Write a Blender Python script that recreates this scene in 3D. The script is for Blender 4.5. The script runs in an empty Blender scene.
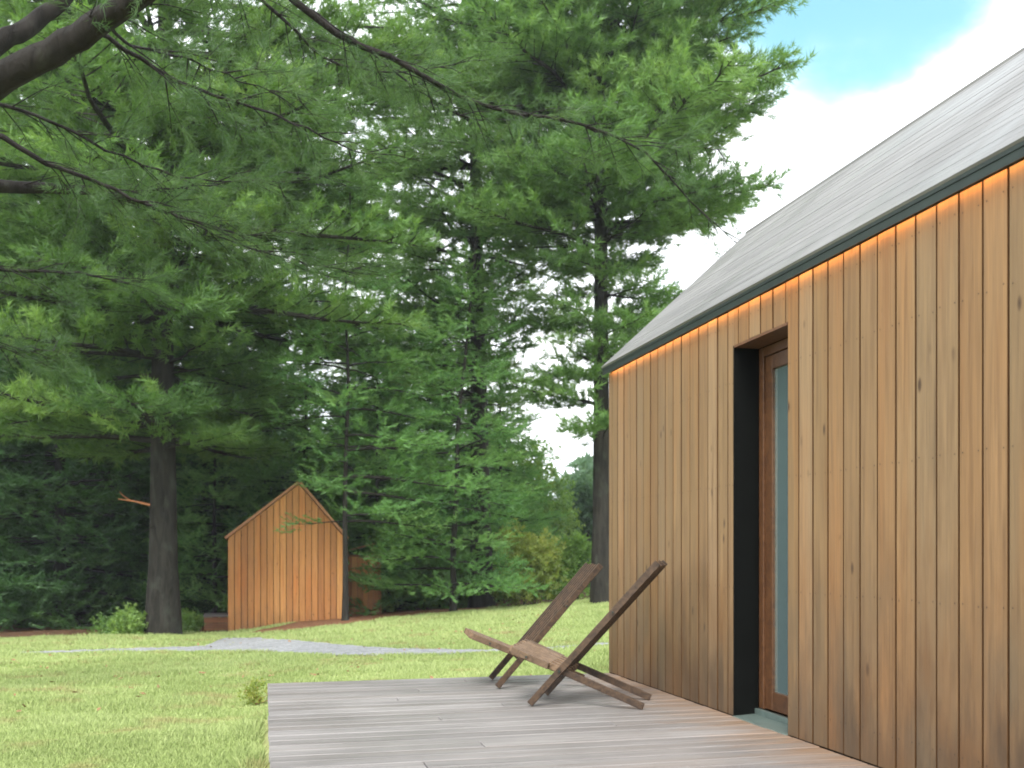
import bpy, bmesh, math
import numpy as np
from mathutils import Vector, Matrix

rng = np.random.default_rng(7)
SC = bpy.context.scene
COL = SC.collection
PI = math.pi
rad = math.radians

# ------------------------------------------------------------------ camera frame
YAW = math.atan(0.247)
FW = np.array([math.sin(YAW), math.cos(YAW), 0.0])
RT = np.array([math.cos(YAW), -math.sin(YAW), 0.0])
EYE = 1.0            # eye height above the deck (deck top is z = 0)


def at(px, py, d):
    """world point seen at photo pixel (px, py), d metres in front of the viewer"""
    return FW * d + RT * ((px - 512) / 1000.0 * d) + np.array([0, 0, EYE + (551 - py) / 1000.0 * d])


SL_P = np.array([-400, 0, 163, 228, 290, 345, 480, 602, 720, 1100], float)
SL_S = np.array([.046, .045, .043, .0445, .035, .029, .022, .011, .009, .006], float)


def ground(X, Y):
    X = np.asarray(X, float); Y = np.asarray(Y, float)
    d = FW[0] * X + FW[1] * Y
    lat = RT[0] * X + RT[1] * Y
    p = 512 + 1000 * lat / np.maximum(d, 3.0)
    s = np.interp(p, SL_P, SL_S)
    dd = np.clip(d, 5, 45)
    z = -0.17 - s * (dd - 5)
    z = z + 0.018 * np.sin(X * 1.3 + 0.5 * Y) + 0.014 * np.sin(Y * 1.9 - X * .7 + 1.0)
    return z


def gpt(px, d):
    p = FW * d + RT * ((px - 512) / 1000.0 * d)
    return float(p[0]), float(p[1]), float(ground(p[0], p[1]))


def gpix(px, py):
    """ground point seen at a pixel"""
    lo, hi = 4.0, 60.0
    for _ in range(40):
        m = .5 * (lo + hi)
        z = gpt(px, m)[2]
        y = 551 + 1000 * (EYE - z) / m
        if y > py: lo = m
        else: hi = m
    return gpt(px, lo)


# ------------------------------------------------------------------ object helpers
def link(o, parent=None):
    COL.objects.link(o)
    if parent is not None:
        o.parent = parent
    return o


def tag(o, label=None, cat=None, group=None, kind=None):
    if label: o['label'] = label
    if cat: o['category'] = cat
    if group: o['group'] = group
    if kind: o['kind'] = kind
    return o


def thing(name, label, cat, loc=(0, 0, 0), rz=0.0, group=None):
    o = bpy.data.objects.new(name, None)
    o.empty_display_size = .2
    o.location = loc; o.rotation_euler = (0, 0, rz)
    link(o)
    return tag(o, label, cat, group)


def mesh_np(name, V, F, mat, parent=None, tint=None, smooth=False):
    """V (n,3), F (m,k) with one k"""
    me = bpy.data.meshes.new(name)
    V = np.ascontiguousarray(V, np.float32); F = np.ascontiguousarray(F, np.int32)
    m, k = F.shape
    me.vertices.add(len(V)); me.vertices.foreach_set('co', V.ravel())
    me.loops.add(m * k); me.loops.foreach_set('vertex_index', F.ravel())
    me.polygons.add(m)
    me.polygons.foreach_set('loop_start', np.arange(0, m * k, k, dtype=np.int32))
    me.polygons.foreach_set('loop_total', np.full(m, k, np.int32))
    if smooth:
        me.polygons.foreach_set('use_smooth', np.ones(m, bool))
    me.update(calc_edges=True)
    if tint is not None:
        a = me.attributes.new('tint', 'FLOAT', 'FACE')
        a.data.foreach_set('value', np.ascontiguousarray(tint, np.float32))
    me.materials.append(mat)
    return link(bpy.data.objects.new(name, me), parent)


def finish(name, bm, mat, parent=None, bevel=0.0, smooth=False):
    if bevel:
        bmesh.ops.bevel(bm, geom=list(bm.edges), offset=bevel, segments=1, affect='EDGES', profile=.5)
    bmesh.ops.recalc_face_normals(bm, faces=bm.faces)
    me = bpy.data.meshes.new(name)
    bm.to_mesh(me); bm.free()
    if smooth:
        for p in me.polygons: p.use_smooth = True
    me.materials.append(mat)
    return link(bpy.data.objects.new(name, me), parent)


def box(bm, x0, x1, y0, y1, z0, z1):
    vs = [bm.verts.new((x, y, z)) for x in (x0, x1) for y in (y0, y1) for z in (z0, z1)]
    for f in ((0, 1, 3, 2), (4, 6, 7, 5), (0, 4, 5, 1), (2, 3, 7, 6), (0, 2, 6, 4), (1, 5, 7, 3)):
        bm.faces.new([vs[i] for i in f])
    return vs


def bar(bm, a, b, w, h, side=(0, 1, 0)):
    """rectangular stick from a to b, w along side, h across"""
    a = Vector(a); b = Vector(b); s = Vector(side).normalized()
    ax = (b - a).normalized(); u = ax.cross(s).normalized()
    vs = []
    for p in (a, b):
        for i, j in ((-1, -1), (-1, 1), (1, 1), (1, -1)):
            vs.append(bm.verts.new(p + s * (i * w / 2) + u * (j * h / 2)))
    for f in ((0, 1, 2, 3), (7, 6, 5, 4), (0, 4, 5, 1), (1, 5, 6, 2), (2, 6, 7, 3), (3, 7, 4, 0)):
        bm.faces.new([vs[i] for i in f])


def prism(bm, pts, y0, y1, axis='y'):
    """closed polygon pts (a, z) extruded along an axis"""
    lo, hi = [], []
    for a, z in pts:
        lo.append(bm.verts.new((a, y0, z) if axis == 'y' else (y0, a, z)))
        hi.append(bm.verts.new((a, y1, z) if axis == 'y' else (y1, a, z)))
    n = len(pts)
    bm.faces.new(lo); bm.faces.new(hi[::-1])
    for i in range(n):
        j = (i + 1) % n
        bm.faces.new((lo[i], hi[i], hi[j], lo[j]))


# ------------------------------------------------------------------ materials
class NT:
    def __init__(self, name):
        self.m = bpy.data.materials.new(name)
        self.m.use_nodes = True
        self.t = self.m.node_tree
        self.t.nodes.clear()
        self.out = self.n('ShaderNodeOutputMaterial')

    def n(self, typ, **kw):
        nd = self.t.nodes.new(typ)
        for k, v in kw.items(): setattr(nd, k, v)
        return nd

    def set(self, sock, v):
        if isinstance(v, bpy.types.NodeSocket): self.t.links.new(v, sock)
        elif isinstance(v, (tuple, list)) and len(v) == 3 and sock.type == 'RGBA': sock.default_value = (*v, 1)
        else: sock.default_value = v

    def coord(self, scale=(1, 1, 1), rot=(0, 0, 0)):
        tc = self.n('ShaderNodeTexCoord'); mp = self.n('ShaderNodeMapping')
        mp.inputs['Scale'].default_value = scale; mp.inputs['Rotation'].default_value = rot
        self.t.links.new(tc.outputs['Object'], mp.inputs['Vector'])
        return mp.outputs[0]

    def noise(self, vec, scale, detail=4, rough=.55, dist=0.0):
        nd = self.n('ShaderNodeTexNoise')
        self.set(nd.inputs['Vector'], vec)
        nd.inputs['Scale'].default_value = scale; nd.inputs['Detail'].default_value = detail
        nd.inputs['Roughness'].default_value = rough; nd.inputs['Distortion'].default_value = dist
        return nd.outputs['Fac']

    def ramp(self, fac, stops, interp='LINEAR'):
        nd = self.n('ShaderNodeValToRGB')
        cr = nd.color_ramp; cr.interpolation = interp
        while len(cr.elements) < len(stops): cr.elements.new(.5)
        for e, (p, c) in zip(cr.elements, stops):
            e.position = p
            e.color = (c, c, c, 1) if isinstance(c, (int, float)) else (*c, 1)
        self.set(nd.inputs['Fac'], fac)
        return nd.outputs['Color']

    def mix(self, fac, a, b, mode='MIX'):
        nd = self.n('ShaderNodeMix', data_type='RGBA', blend_type=mode)
        self.set(nd.inputs[0], fac); self.set(nd.inputs[6], a); self.set(nd.inputs[7], b)
        return nd.outputs[2]

    def math(self, op, a, b=0.0, clamp=False):
        nd = self.n('ShaderNodeMath', operation=op, use_clamp=clamp)
        self.set(nd.inputs[0], a); self.set(nd.inputs[1], b)
        return nd.outputs[0]

    def attr(self, name, out='Fac'):
        nd = self.n('ShaderNodeAttribute', attribute_name=name)
        return nd.outputs[out]

    def island(self):
        return self.n('ShaderNodeNewGeometry').outputs['Random Per Island']

    def bump(self, h, strength=.3, dist=.01):
        nd = self.n('ShaderNodeBump')
        nd.inputs['Strength'].default_value = strength; nd.inputs['Distance'].default_value = dist
        self.set(nd.inputs['Height'], h)
        return nd.outputs[0]

    def bsdf(self, color, rough=.6, normal=None, metal=0.0, spec=.5):
        b = self.n('ShaderNodeBsdfPrincipled')
        self.set(b.inputs['Base Color'], color); self.set(b.inputs['Roughness'], rough)
        b.inputs['Metallic'].default_value = metal
        b.inputs['Specular IOR Level'].default_value = spec
        if normal is not None: self.t.links.new(normal, b.inputs['Normal'])
        self.t.links.new(b.outputs[0], self.out.inputs['Surface'])
        return b


def mat_plain(name, c, rough=.5, metal=0.0, spec=.5):
    t = NT(name)
    n = t.noise(t.coord(), 14, 4)
    t.bsdf(t.mix(1.0, c, t.ramp(n, [(.3, .8), (.7, 1.15)]), 'MULTIPLY'), rough, None, metal, spec)
    return t.m


def mat_cladding(name, tones, stain=1.0, axis='z', base_h=.75):
    """vertical cedar boards; one tone per board, grain, knots, rain splash stains low down"""
    t = NT(name)
    isl = t.island()
    off = t.n('ShaderNodeCombineXYZ'); t.set(off.inputs[0], t.math('MULTIPLY', isl, 37.0)); t.set(off.inputs[2], t.math('MULTIPLY', isl, 91.0))

    def vec(sc):
        v = t.n('ShaderNodeVectorMath', operation='ADD')
        t.set(v.inputs[0], t.coord(sc)); t.set(v.inputs[1], off.outputs[0])
        return v.outputs[0]
    base = t.ramp(isl, tones)
    grain = t.noise(vec((38, 38, 1.1)), 1.0, 6, .65, .6)
    fine = t.noise(vec((150, 150, 3.0)), 1.0, 3, .6)
    c = t.mix(1.0, base, t.ramp(grain, [(.22, (.58, .50, .42)), (.5, (1, 1, 1)), (.78, (1.25, 1.22, 1.16))]), 'MULTIPLY')
    c = t.mix(.5, c, t.mix(1.0, c, t.ramp(fine, [(.3, .7), (.7, 1.2)]), 'MULTIPLY'))
    # warm heartwood streaks
    heart = t.noise(vec((5, 5, .5)), 1.0, 3, .5)
    c = t.mix(t.ramp(heart, [(.5, 0.0), (.72, .55)]), c, t.mix(1.0, c, (1.14, .82, .52), 'MULTIPLY'))
    # knots
    vo = t.n('ShaderNodeTexVoronoi'); vo.inputs['Scale'].default_value = 1.0
    t.set(vo.inputs['Vector'], vec((10, 10, 4.2)))
    k = t.ramp(vo.outputs['Distance'], [(.07, 1.0), (.17, 0.0)])
    sel = t.ramp(t.noise(vec((3, 3, 2.0)), 1.0, 1), [(.53, 0.0), (.58, 1.0)])
    c = t.mix(t.math('MULTIPLY', t.math('MULTIPLY', k, sel), .85), c, (.030, .013, .006))
    # splash stains near the base: a ragged, blotchy edge of its own
    pos = t.n('ShaderNodeSeparateXYZ'); t.set(pos.inputs[0], t.coord())
    z = pos.outputs[2]
    blot = t.noise(vec((7, 7, 1.6)), 1.0, 5, .6)
    hz = t.math('SUBTRACT', t.math('DIVIDE', z, base_h), t.math('MULTIPLY', t.math('SUBTRACT', blot, .5), 2.2))
    st = t.ramp(hz, [(.0, 1.0), (.9, 0.0)])
    blot2 = t.noise(t.coord((2.2, 2.2, 1.0)), 1.0, 3)
    c = t.mix(t.math('MULTIPLY', st, .55 * stain), c, t.mix(t.ramp(blot2, [(.42, 0.0), (.58, 1.0)]), (.105, .046, .015), (.078, .056, .034)))
    h2 = t.math('SUBTRACT', t.math('DIVIDE', z, base_h * .42), t.math('MULTIPLY', t.math('SUBTRACT', t.noise(vec((9, 9, 2.2)), 1.0, 5, .65), .5), 3.0))
    splash = t.math('MULTIPLY', t.ramp(h2, [(.0, 1.0), (.85, 0.0)]), t.ramp(t.noise(t.coord((1.3, 1.3, .4)), 1.0, 3), [(.40, .25), (.6, 1.0)]))
    c = t.mix(t.math('MULTIPLY', splash, .6 * stain), c, (.052, .033, .019))
    bmp = t.bump(t.math('ADD', grain, t.math('MULTIPLY', fine, .4)), .35, .004)
    t.bsdf(c, t.ramp(grain, [(.3, .5), (.7, .72)]), bmp, 0, .35)
    return t.m


def mat_grey_boards(name, a, b, warm, grain_scale, rough, edge=None, bumpd=.004):
    """silvered boards lying along the first stretched axis"""
    t = NT(name)
    isl = t.island()
    off = t.n('ShaderNodeCombineXYZ')
    for i, k in ((0, 23.0), (1, 51.0), (2, 77.0)): t.set(off.inputs[i], t.math('MULTIPLY', isl, k))

    def vec(sc):
        v = t.n('ShaderNodeVectorMath', operation='ADD')
        t.set(v.inputs[0], t.coord(sc)); t.set(v.inputs[1], off.outputs[0])
        return v.outputs[0]
    g = t.noise(vec(grain_scale), 1.0, 6, .68, .4)
    big = t.noise(t.coord((.9, .9, .9)), 1.0, 4, .6)
    patch = t.noise(vec((grain_scale[0] * .22, grain_scale[1] * .22, grain_scale[2] * .22)), 1.0, 4, .6)
    c = t.mix(isl, a, b)
    c = t.mix(1.0, c, t.ramp(g, [(.25, .55), (.5, 1.0), (.75, 1.35)]), 'MULTIPLY')
    c = t.mix(t.ramp(patch, [(.52, 0.0), (.75, .5)]), c, warm)
    c = t.mix(1.0, c, t.ramp(big, [(.3, .82), (.7, 1.14)]), 'MULTIPLY')
    if edge:                       # less weathered strip sheltered by the eave
        x0, x1, col = edge
        pos = t.n('ShaderNodeSeparateXYZ'); t.set(pos.inputs[0], t.coord())
        wob = t.math('MULTIPLY', t.math('SUBTRACT', t.noise(vec((2.5, 9, 2)), 1.0, 4), .5), .9)
        f = t.math('DIVIDE', t.math('SUBTRACT', t.math('ADD', pos.outputs[0], wob), x0), x1 - x0, True)
        c = t.mix(t.math('MULTIPLY', f, .8), c, t.mix(1.0, col, t.ramp(g, [(.25, .6), (.75, 1.3)]), 'MULTIPLY'))
    wet = t.noise(t.coord((1.1, 2.6, 1)), 1.0, 3)
    r = t.math('ADD', t.math('MULTIPLY', t.ramp(wet, [(.45, 0.0), (.62, -.22)]), 1.0), rough)
    t.bsdf(c, t.math('ADD', t.ramp(wet, [(.40, rough), (.62, max(.2, rough - .2))]), 0.0), t.bump(g, .4, bumpd), 0, .4)
    return t.m


def mat_foliage(name, dark, mid, light, transl=.5, spec=.0):
    t = NT(name)
    tint = t.attr('tint')
    n = t.noise(t.coord(), .55, 3, .6)
    f = t.math('ADD', t.math('MULTIPLY', tint, .7), t.math('MULTIPLY', t.math('SUBTRACT', n, .35), .6), True)
    c = t.ramp(f, [(.0, dark), (.5, mid), (1.0, light)])
    d = t.n('ShaderNodeBsdfDiffuse'); t.set(d.inputs[0], c)
    tr = t.n('ShaderNodeBsdfTranslucent'); t.set(tr.inputs[0], t.mix(1.0, c, (1.15, 1.15, .6), 'MULTIPLY'))
    mx = t.n('ShaderNodeMixShader'); mx.inputs[0].default_value = transl
    t.t.links.new(d.outputs[0], mx.inputs[1]); t.t.links.new(tr.outputs[0], mx.inputs[2])
    gs = t.n('ShaderNodeBsdfGlossy'); gs.inputs['Roughness'].default_value = .5; gs.inputs[0].default_value = (.9, 1, .9, 1)
    m2 = t.n('ShaderNodeMixShader'); m2.inputs[0].default_value = .022
    t.t.links.new(mx.outputs[0], m2.inputs[1]); t.t.links.new(gs.outputs[0], m2.inputs[2])
    t.t.links.new(m2.outputs[0], t.out.inputs['Surface'])
    return t.m


def mat_bark(name, a, b):
    t = NT(name)
    v = t.coord((9, 9, 1.6))
    n = t.noise(v, 1.0, 6, .65, .8)
    lich = t.noise(t.coord((2, 2, 1)), 1.6, 4)
    c = t.mix(t.ramp(n, [(.35, 0.0), (.65, 1.0)]), a, b)
    c = t.mix(t.ramp(lich, [(.56, 0.0), (.7, .4)]), c, (.065, .075, .058))
    t.bsdf(c, .9, t.bump(n, .9, .05), 0, .2)
    return t.m


M = {}
TAN = [(.0, (0.204, 0.126, 0.058)), (.14, (0.239, 0.157, 0.083)), (.28, (0.186, 0.109, 0.048)), (.42, (0.214, 0.141, 0.074)), (.55, (0.194, 0.118, 0.052)),
       (.68, (0.179, 0.118, 0.061)), (.80, (0.246, 0.163, 0.088)), (.90, (0.211, 0.116, 0.048)), (1.0, (0.209, 0.130, 0.064))]
RED = [(.0, (0.349, 0.147, 0.043)), (.25, (0.477, 0.237, 0.077)), (.5, (0.284, 0.119, 0.038)), (.75, (0.413, 0.192, 0.059)), (1.0, (0.374, 0.166, 0.052))]
M['cedar'] = mat_cladding('cedar_cladding', TAN, 1.15, base_h=1.25)
M['cedar_far'] = mat_cladding('reddish_cedar', RED, .8)
M['roof'] = mat_grey_boards('silvered_roof_boards', (0.157, 0.157, 0.156), (0.179, 0.177, 0.175), (0.141, 0.134, 0.133), (37.840, 0.619, 37.867), .6, None, .002)
M['roof_far'] = mat_grey_boards('brown_roof_boards', (.28, .13, .06), (.32, .15, .07), (.25, .12, .06), (40, 1.1, 40), .7)
M['deck'] = mat_grey_boards('silvered_deck_boards', (0.153, 0.145, 0.141), (0.210, 0.199, 0.194), (0.167, 0.135, 0.111), (1.3, 55, 40), .55,
                            (2.25, 2.95, (0.203, 0.109, 0.045)))
M['deck_side'] = mat_plain('deck_rim_wood', (.24, .19, .15), .7)
M['platform'] = mat_grey_boards('brown_platform_boards', (.20, .09, .04), (.26, .12, .05), (.2, .13, .1), (1.3, 40, 40), .7)
M['chair'] = None
M['door_wood'] = None
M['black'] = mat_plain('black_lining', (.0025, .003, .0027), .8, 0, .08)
M['dark_metal'] = mat_plain('dark_green_metal', (.022, .034, .029), .38, .4)
M['sill'] = mat_plain('weathered_sill_metal', (.16, .21, .19), .35, .5)
M['backing'] = mat_plain('dark_membrane', (.008, .005, .003), .95, 0, .05)
M['joint'] = mat_plain('shaded_board_edge', (.072, .036, .015), .9, 0, .1)  # shade of the narrow board gaps, painted onto the side faces
M['nail'] = mat_plain('rusty_nail', (.045, .028, .018), .6, .3)
M['white'] = mat_plain('pale_interior', (.6, .62, .6), .8)


def mat_stickwood(name, a, b, rough=.5):
    t = NT(name)
    isl = t.island()
    g = t.noise(t.coord((22, 22, 22)), 1.0, 5, .6, 1.2)
    c = t.mix(t.ramp(g, [(.35, 0.0), (.65, 1.0)]), a, b)
    c = t.mix(1.0, c, t.ramp(isl, [(0, .75), (1, 1.25)]), 'MULTIPLY')
    t.bsdf(c, rough, t.bump(g, .25, .002), 0, .4)
    return t.m


M['chair'] = mat_stickwood('shaded_brown_slats', (.016, .0084, .0044), (.066, .038, .0195))  # chair wood darkened: shade on backs and legs is in the colour
M['chair_seat'] = mat_stickwood('lit_seat_slats', (.070, .042, .023), (.155, .100, .058))  # same chair wood painted lighter, as if lit from above
M['door_wood'] = mat_stickwood('red_brown_door_wood', (.060, .024, .009), (.105, .045, .017))

t = NT('door_glass')
gl = t.n('ShaderNodeBsdfGlossy'); gl.inputs['Roughness'].default_value = .02; gl.inputs[0].default_value = (.75, .95, .97, 1)
tr = t.n('ShaderNodeBsdfDiffuse'); tr.inputs[0].default_value = (.26, .37, .37, 1)
mx = t.n('ShaderNodeMixShader'); mx.inputs[0].default_value = .74
t.t.links.new(tr.outputs[0], mx.inputs[1]); t.t.links.new(gl.outputs[0], mx.inputs[2])
t.t.links.new(mx.outputs[0], t.out.inputs['Surface'])
M['glass'] = t.m

t = NT('warm_led')
em = t.n('ShaderNodeEmission'); em.inputs[0].default_value = (1, .46, .17, 1); em.inputs[1].default_value = 12
t.t.links.new(em.outputs[0], t.out.inputs['Surface'])
M['led'] = t.m

M['bark'] = mat_bark('pine_bark', (0.010, 0.009, 0.007), (0.029, 0.027, 0.022))
M['bark_dark'] = mat_bark('dark_bark', (0.007, 0.006, 0.005), (0.020, 0.017, 0.015))
M['pine'] = mat_foliage('pine_needles', (0.042, 0.104, 0.029), (0.128, 0.243, 0.063), (0.250, 0.379, 0.108))
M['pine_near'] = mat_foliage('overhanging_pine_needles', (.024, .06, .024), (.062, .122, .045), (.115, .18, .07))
M['pine_light'] = mat_foliage('light_pine_needles', (0.053, 0.134, 0.040), (0.150, 0.280, 0.081), (0.271, 0.414, 0.134))
M['hemlock'] = mat_foliage('hemlock_needles', (0.054, 0.150, 0.050), (0.147, 0.302, 0.091), (0.258, 0.422, 0.142))
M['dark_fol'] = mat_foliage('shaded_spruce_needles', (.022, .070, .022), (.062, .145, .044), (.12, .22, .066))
M['decid'] = mat_foliage('broad_leaves', (0.071, 0.161, 0.040), (0.178, 0.299, 0.075), (0.308, 0.414, 0.115))
M['yellowish'] = mat_foliage('yellowing_leaves', (0.107, 0.172, 0.040), (0.237, 0.299, 0.069), (0.379, 0.356, 0.098))
M['far_fol'] = mat_foliage('far_leaves', (.05, .11, .065), (.10, .18, .105), (.16, .25, .14))
M['dead_leaf'] = mat_plain('dead_leaves', (.22, .12, .055), .8)
M['brown_twig'] = mat_plain('dead_twig_wood', (.30, .12, .045), .8)

# lawn and forest floor
t = NT('lawn_soil')
p = t.coord()
n1 = t.noise(p, .55, 5, .6); n2 = t.noise(p, 6.0, 5, .65); n3 = t.noise(p, 1.7, 4, .6)
lawn = t.mix(t.ramp(n1, [(.35, 0.0), (.65, 1.0)]), (.25, .28, .10), (.33, .36, .16))
lawn = t.mix(t.ramp(n3, [(.55, 0.0), (.72, .6)]), lawn, (.22, .175, .085))
lawn = t.mix(1.0, lawn, t.ramp(n2, [(.3, .7), (.7, 1.2)]), 'MULTIPLY')
floor_ = t.mix(t.ramp(n2, [(.35, 0.0), (.65, 1.0)]), (.055, .032, .018), (.13, .072, .04))
fo = t.attr('forest')
fo = t.ramp(t.math('ADD', fo, t.math('MULTIPLY', t.math('SUBTRACT', n3, .5), .7)), [(.4, 0.0), (.6, 1.0)])
t.bsdf(t.mix(fo, lawn, floor_), .95, t.bump(n2, .8, .05), 0, .1)
M['ground'] = t.m

t = NT('grass_blades')
tint = t.attr('tint')
n = t.noise(t.coord(), .5, 4, .6)
n3 = t.noise(t.coord(), 1.7, 4, .6)
c = t.ramp(t.math('ADD', t.math('MULTIPLY', tint, .55), t.math('MULTIPLY', t.math('SUBTRACT', n, .3), .9), True),
           [(.0, (0.203, 0.267, 0.086)), (.45, (0.332, 0.409, 0.161)), (1.0, (0.460, 0.523, 0.251))])
c = t.mix(t.ramp(n3, [(.56, 0.0), (.72, .75)]), c, (.34, .27, .14))
d = t.n('ShaderNodeBsdfDiffuse'); t.set(d.inputs[0], c)
tr = t.n('ShaderNodeBsdfTranslucent'); t.set(tr.inputs[0], c)
mx = t.n('ShaderNodeMixShader'); mx.inputs[0].default_value = .35
t.t.links.new(d.outputs[0], mx.inputs[1]); t.t.links.new(tr.outputs[0], mx.inputs[2])
t.t.links.new(mx.outputs[0], t.out.inputs['Surface'])
M['grass'] = t.m

t = NT('grey_gravel')
vo = t.n('ShaderNodeTexVoronoi'); t.set(vo.inputs['Vector'], t.coord()); vo.inputs['Scale'].default_value = 22
n = t.noise(t.coord(), 2.5, 4)
c = t.mix(1.0, t.mix(t.ramp(n, [(.3, 0.0), (.7, 1.0)]), (.215, .222, .228), (.29, .297, .30)), t.ramp(vo.outputs['Color'], [(.1, .7), (.9, 1.2)]), 'MULTIPLY')
t.bsdf(c, .9, t.bump(vo.outputs['Distance'], .8, .03), 0, .2)
M['gravel'] = t.m

t = NT('needle_litter')
n = t.noise(t.coord(), 9, 6, .7)
t.bsdf(t.ramp(n, [(.3, (.07, .032, .018)), (.55, (.20, .10, .055)), (.8, (.33, .20, .12))]), .95, t.bump(n, 1.0, .06), 0, .1)
M['litter'] = t.m

# ------------------------------------------------------------------ ground
def axis(lo, hi, step, far, grow=1.22):
    a = list(np.arange(lo, hi + 1e-6, step)); s = step; x = hi
    while x < far: s *= grow; x += s; a.append(x)
    s = step; x = lo; pre = []
    while x > -far: s *= grow; x -= s; pre.append(x)
    return np.array(pre[::-1] + a)


gx = axis(-22, 16, .4, 150); gy = axis(-4, 40, .4, 150)
GX, GY = np.meshgrid(gx, gy, indexing='ij')
GZ = ground(GX, GY)
nx, ny = GX.shape
idx = np.arange(nx * ny).reshape(nx, ny)
Fq = np.stack([idx[:-1, :-1], idx[1:, :-1], idx[1:, 1:], idx[:-1, 1:]], -1).reshape(-1, 4)
g = mesh_np('lawn', np.stack([GX, GY, GZ], -1).reshape(-1, 3), Fq, M['ground'], smooth=True)
tag(g, kind='structure')
# where the trees begin the lawn gives way to needles
EDGE_P = np.array([-600, 0, 120, 228, 345, 480, 602, 700, 1200], float)
EDGE_D = np.array([22, 22.4, 23.4, 25.3, 27.3, 29.5, 30, 33, 34], float)


def forestness(X, Y):
    d = FW[0] * X + FW[1] * Y; lat = RT[0] * X + RT[1] * Y
    p = 512 + 1000 * lat / np.maximum(d, 3)
    return np.clip((d - np.interp(p, EDGE_P, EDGE_D)) / 1.6 + .5, 0, 1)


fa = forestness(GX, GY).ravel()
a = g.data.attributes.new('forest', 'FLOAT', 'POINT'); a.data.foreach_set('value', fa.astype(np.float32))


def strip(name, rows, mat, lift):
    """a sheet laid over the ground: rows of (px, ytop, ybottom) as read on the photograph"""
    V, F = [], []
    rows = np.array(rows, float)
    px = np.arange(rows[0, 0], rows[-1, 0] + 1, 6.0)
    n = 7
    for i, x in enumerate(px):
        yt = np.interp(x, rows[:, 0], rows[:, 1]) + .5 * math.sin(x * .21) + .35 * math.sin(x * .57)
        yb = np.interp(x, rows[:, 0], rows[:, 2]) + .5 * math.sin(x * .17 + 1) + .35 * math.sin(x * .49)
        A = np.array(gpix(x, yt)); B = np.array(gpix(x, yb))
        for k in range(n):
            q = A + (B - A) * k / (n - 1)
            V.append((q[0], q[1], float(ground(q[0], q[1])) + lift))
        if i:
            for k in range(n - 1):
                b0 = (i - 1) * n + k; F.append((b0, b0 + 1, b0 + n + 1, b0 + n))
    return mesh_np(name, np.array(V), np.array(F), mat, smooth=True)


path_rows = [(20, 652.5, 654), (120, 649, 652.5), (205, 646.5, 652), (222, 638.5, 652), (255, 638, 652.5), (300, 641, 655), (350, 646, 656),
             (400, 649, 655.5), (480, 650.5, 654), (540, 648.5, 651.5), (600, 643.5, 646.5), (660, 640, 642.5)]
tag(strip('gravel_path', path_rows, M['gravel'], .014), kind='structure')
bed_rows = [(250, 633, 634), (300, 622, 630), (345, 615, 625), (400, 611.5, 617.5), (470, 607.5, 611.5), (500, 606, 607.5)]
tag(strip('needle_bed', bed_rows, M['litter'], .02), kind='structure')


def path_mask(X, Y, rows=None):
    d = FW[0] * X + FW[1] * Y; lat = RT[0] * X + RT[1] * Y
    p = 512 + 1000 * lat / d
    y = 551 + 1000 * (EYE - ground(X, Y)) / d
    r = np.array(path_rows if rows is None else rows)
    return (p > r[0, 0]) & (p < r[-1, 0]) & (y > np.interp(p, r[:, 0], r[:, 1]) + .4) & (y < np.interp(p, r[:, 0], r[:, 2]) - .4)


# grass blades, denser where they are near
NB = 620000
u = rng.random(NB)
dmin, dmax = 4.3, 31.0
d = 1 / (1 / dmin + u * (1 / dmax - 1 / dmin))
d = np.where(rng.random(NB) < .45, dmin + (dmax - dmin) * rng.random(NB) ** 1.0, d)
pp = rng.uniform(-140, 720, NB)
X = FW[0] * d + RT[0] * (pp - 512) / 1000 * d
Y = FW[1] * d + RT[1] * (pp - 512) / 1000 * d
keep = (forestness(X, Y) < .55) & ~path_mask(X, Y) & ~path_mask(X, Y, bed_rows) & ~((X > -.02) & (Y < 7.86)) & ~((X > 2.6) & (Y < 8.0))
X, Y, d = X[keep], Y[keep], d[keep]
n = len(X)
Z = ground(X, Y)
clump = np.sin(X * 3.1 + 1.7 * np.sin(Y * 2.3)) * np.sin(Y * 2.7 + 1.3 * np.sin(X * 1.9))
h = (.016 + .022 * rng.random(n)) * (1 + .55 * clump) * (1 + .03 * d)
edge = ((X > -.16) & (Y < 8.0)) | ((Y < 8.05) & (Y > 7.8) & (X > -.1))
h = h * np.where(edge, 1.0 + 1.6 * rng.random(n), 1.0)
w = (.0028 + .0030 * rng.random(n)) * (1 + .10 * d)
an = rng.uniform(0, 2 * PI, n); ln = rng.uniform(0, 2 * PI, n); la = h * rng.uniform(.2, 1.1, n)
V = np.empty((n, 3, 3))
V[:, 0] = np.stack([X - np.cos(an) * w, Y - np.sin(an) * w, Z - .004], -1)
V[:, 1] = np.stack([X + np.cos(an) * w, Y + np.sin(an) * w, Z - .004], -1)
V[:, 2] = np.stack([X + np.cos(ln) * la, Y + np.sin(ln) * la, Z + h], -1)
tag(mesh_np('lawn_grass', V.reshape(-1, 3), np.arange(n * 3).reshape(-1, 3), M['grass'], tint=rng.random(n)), kind='stuff')

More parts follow.
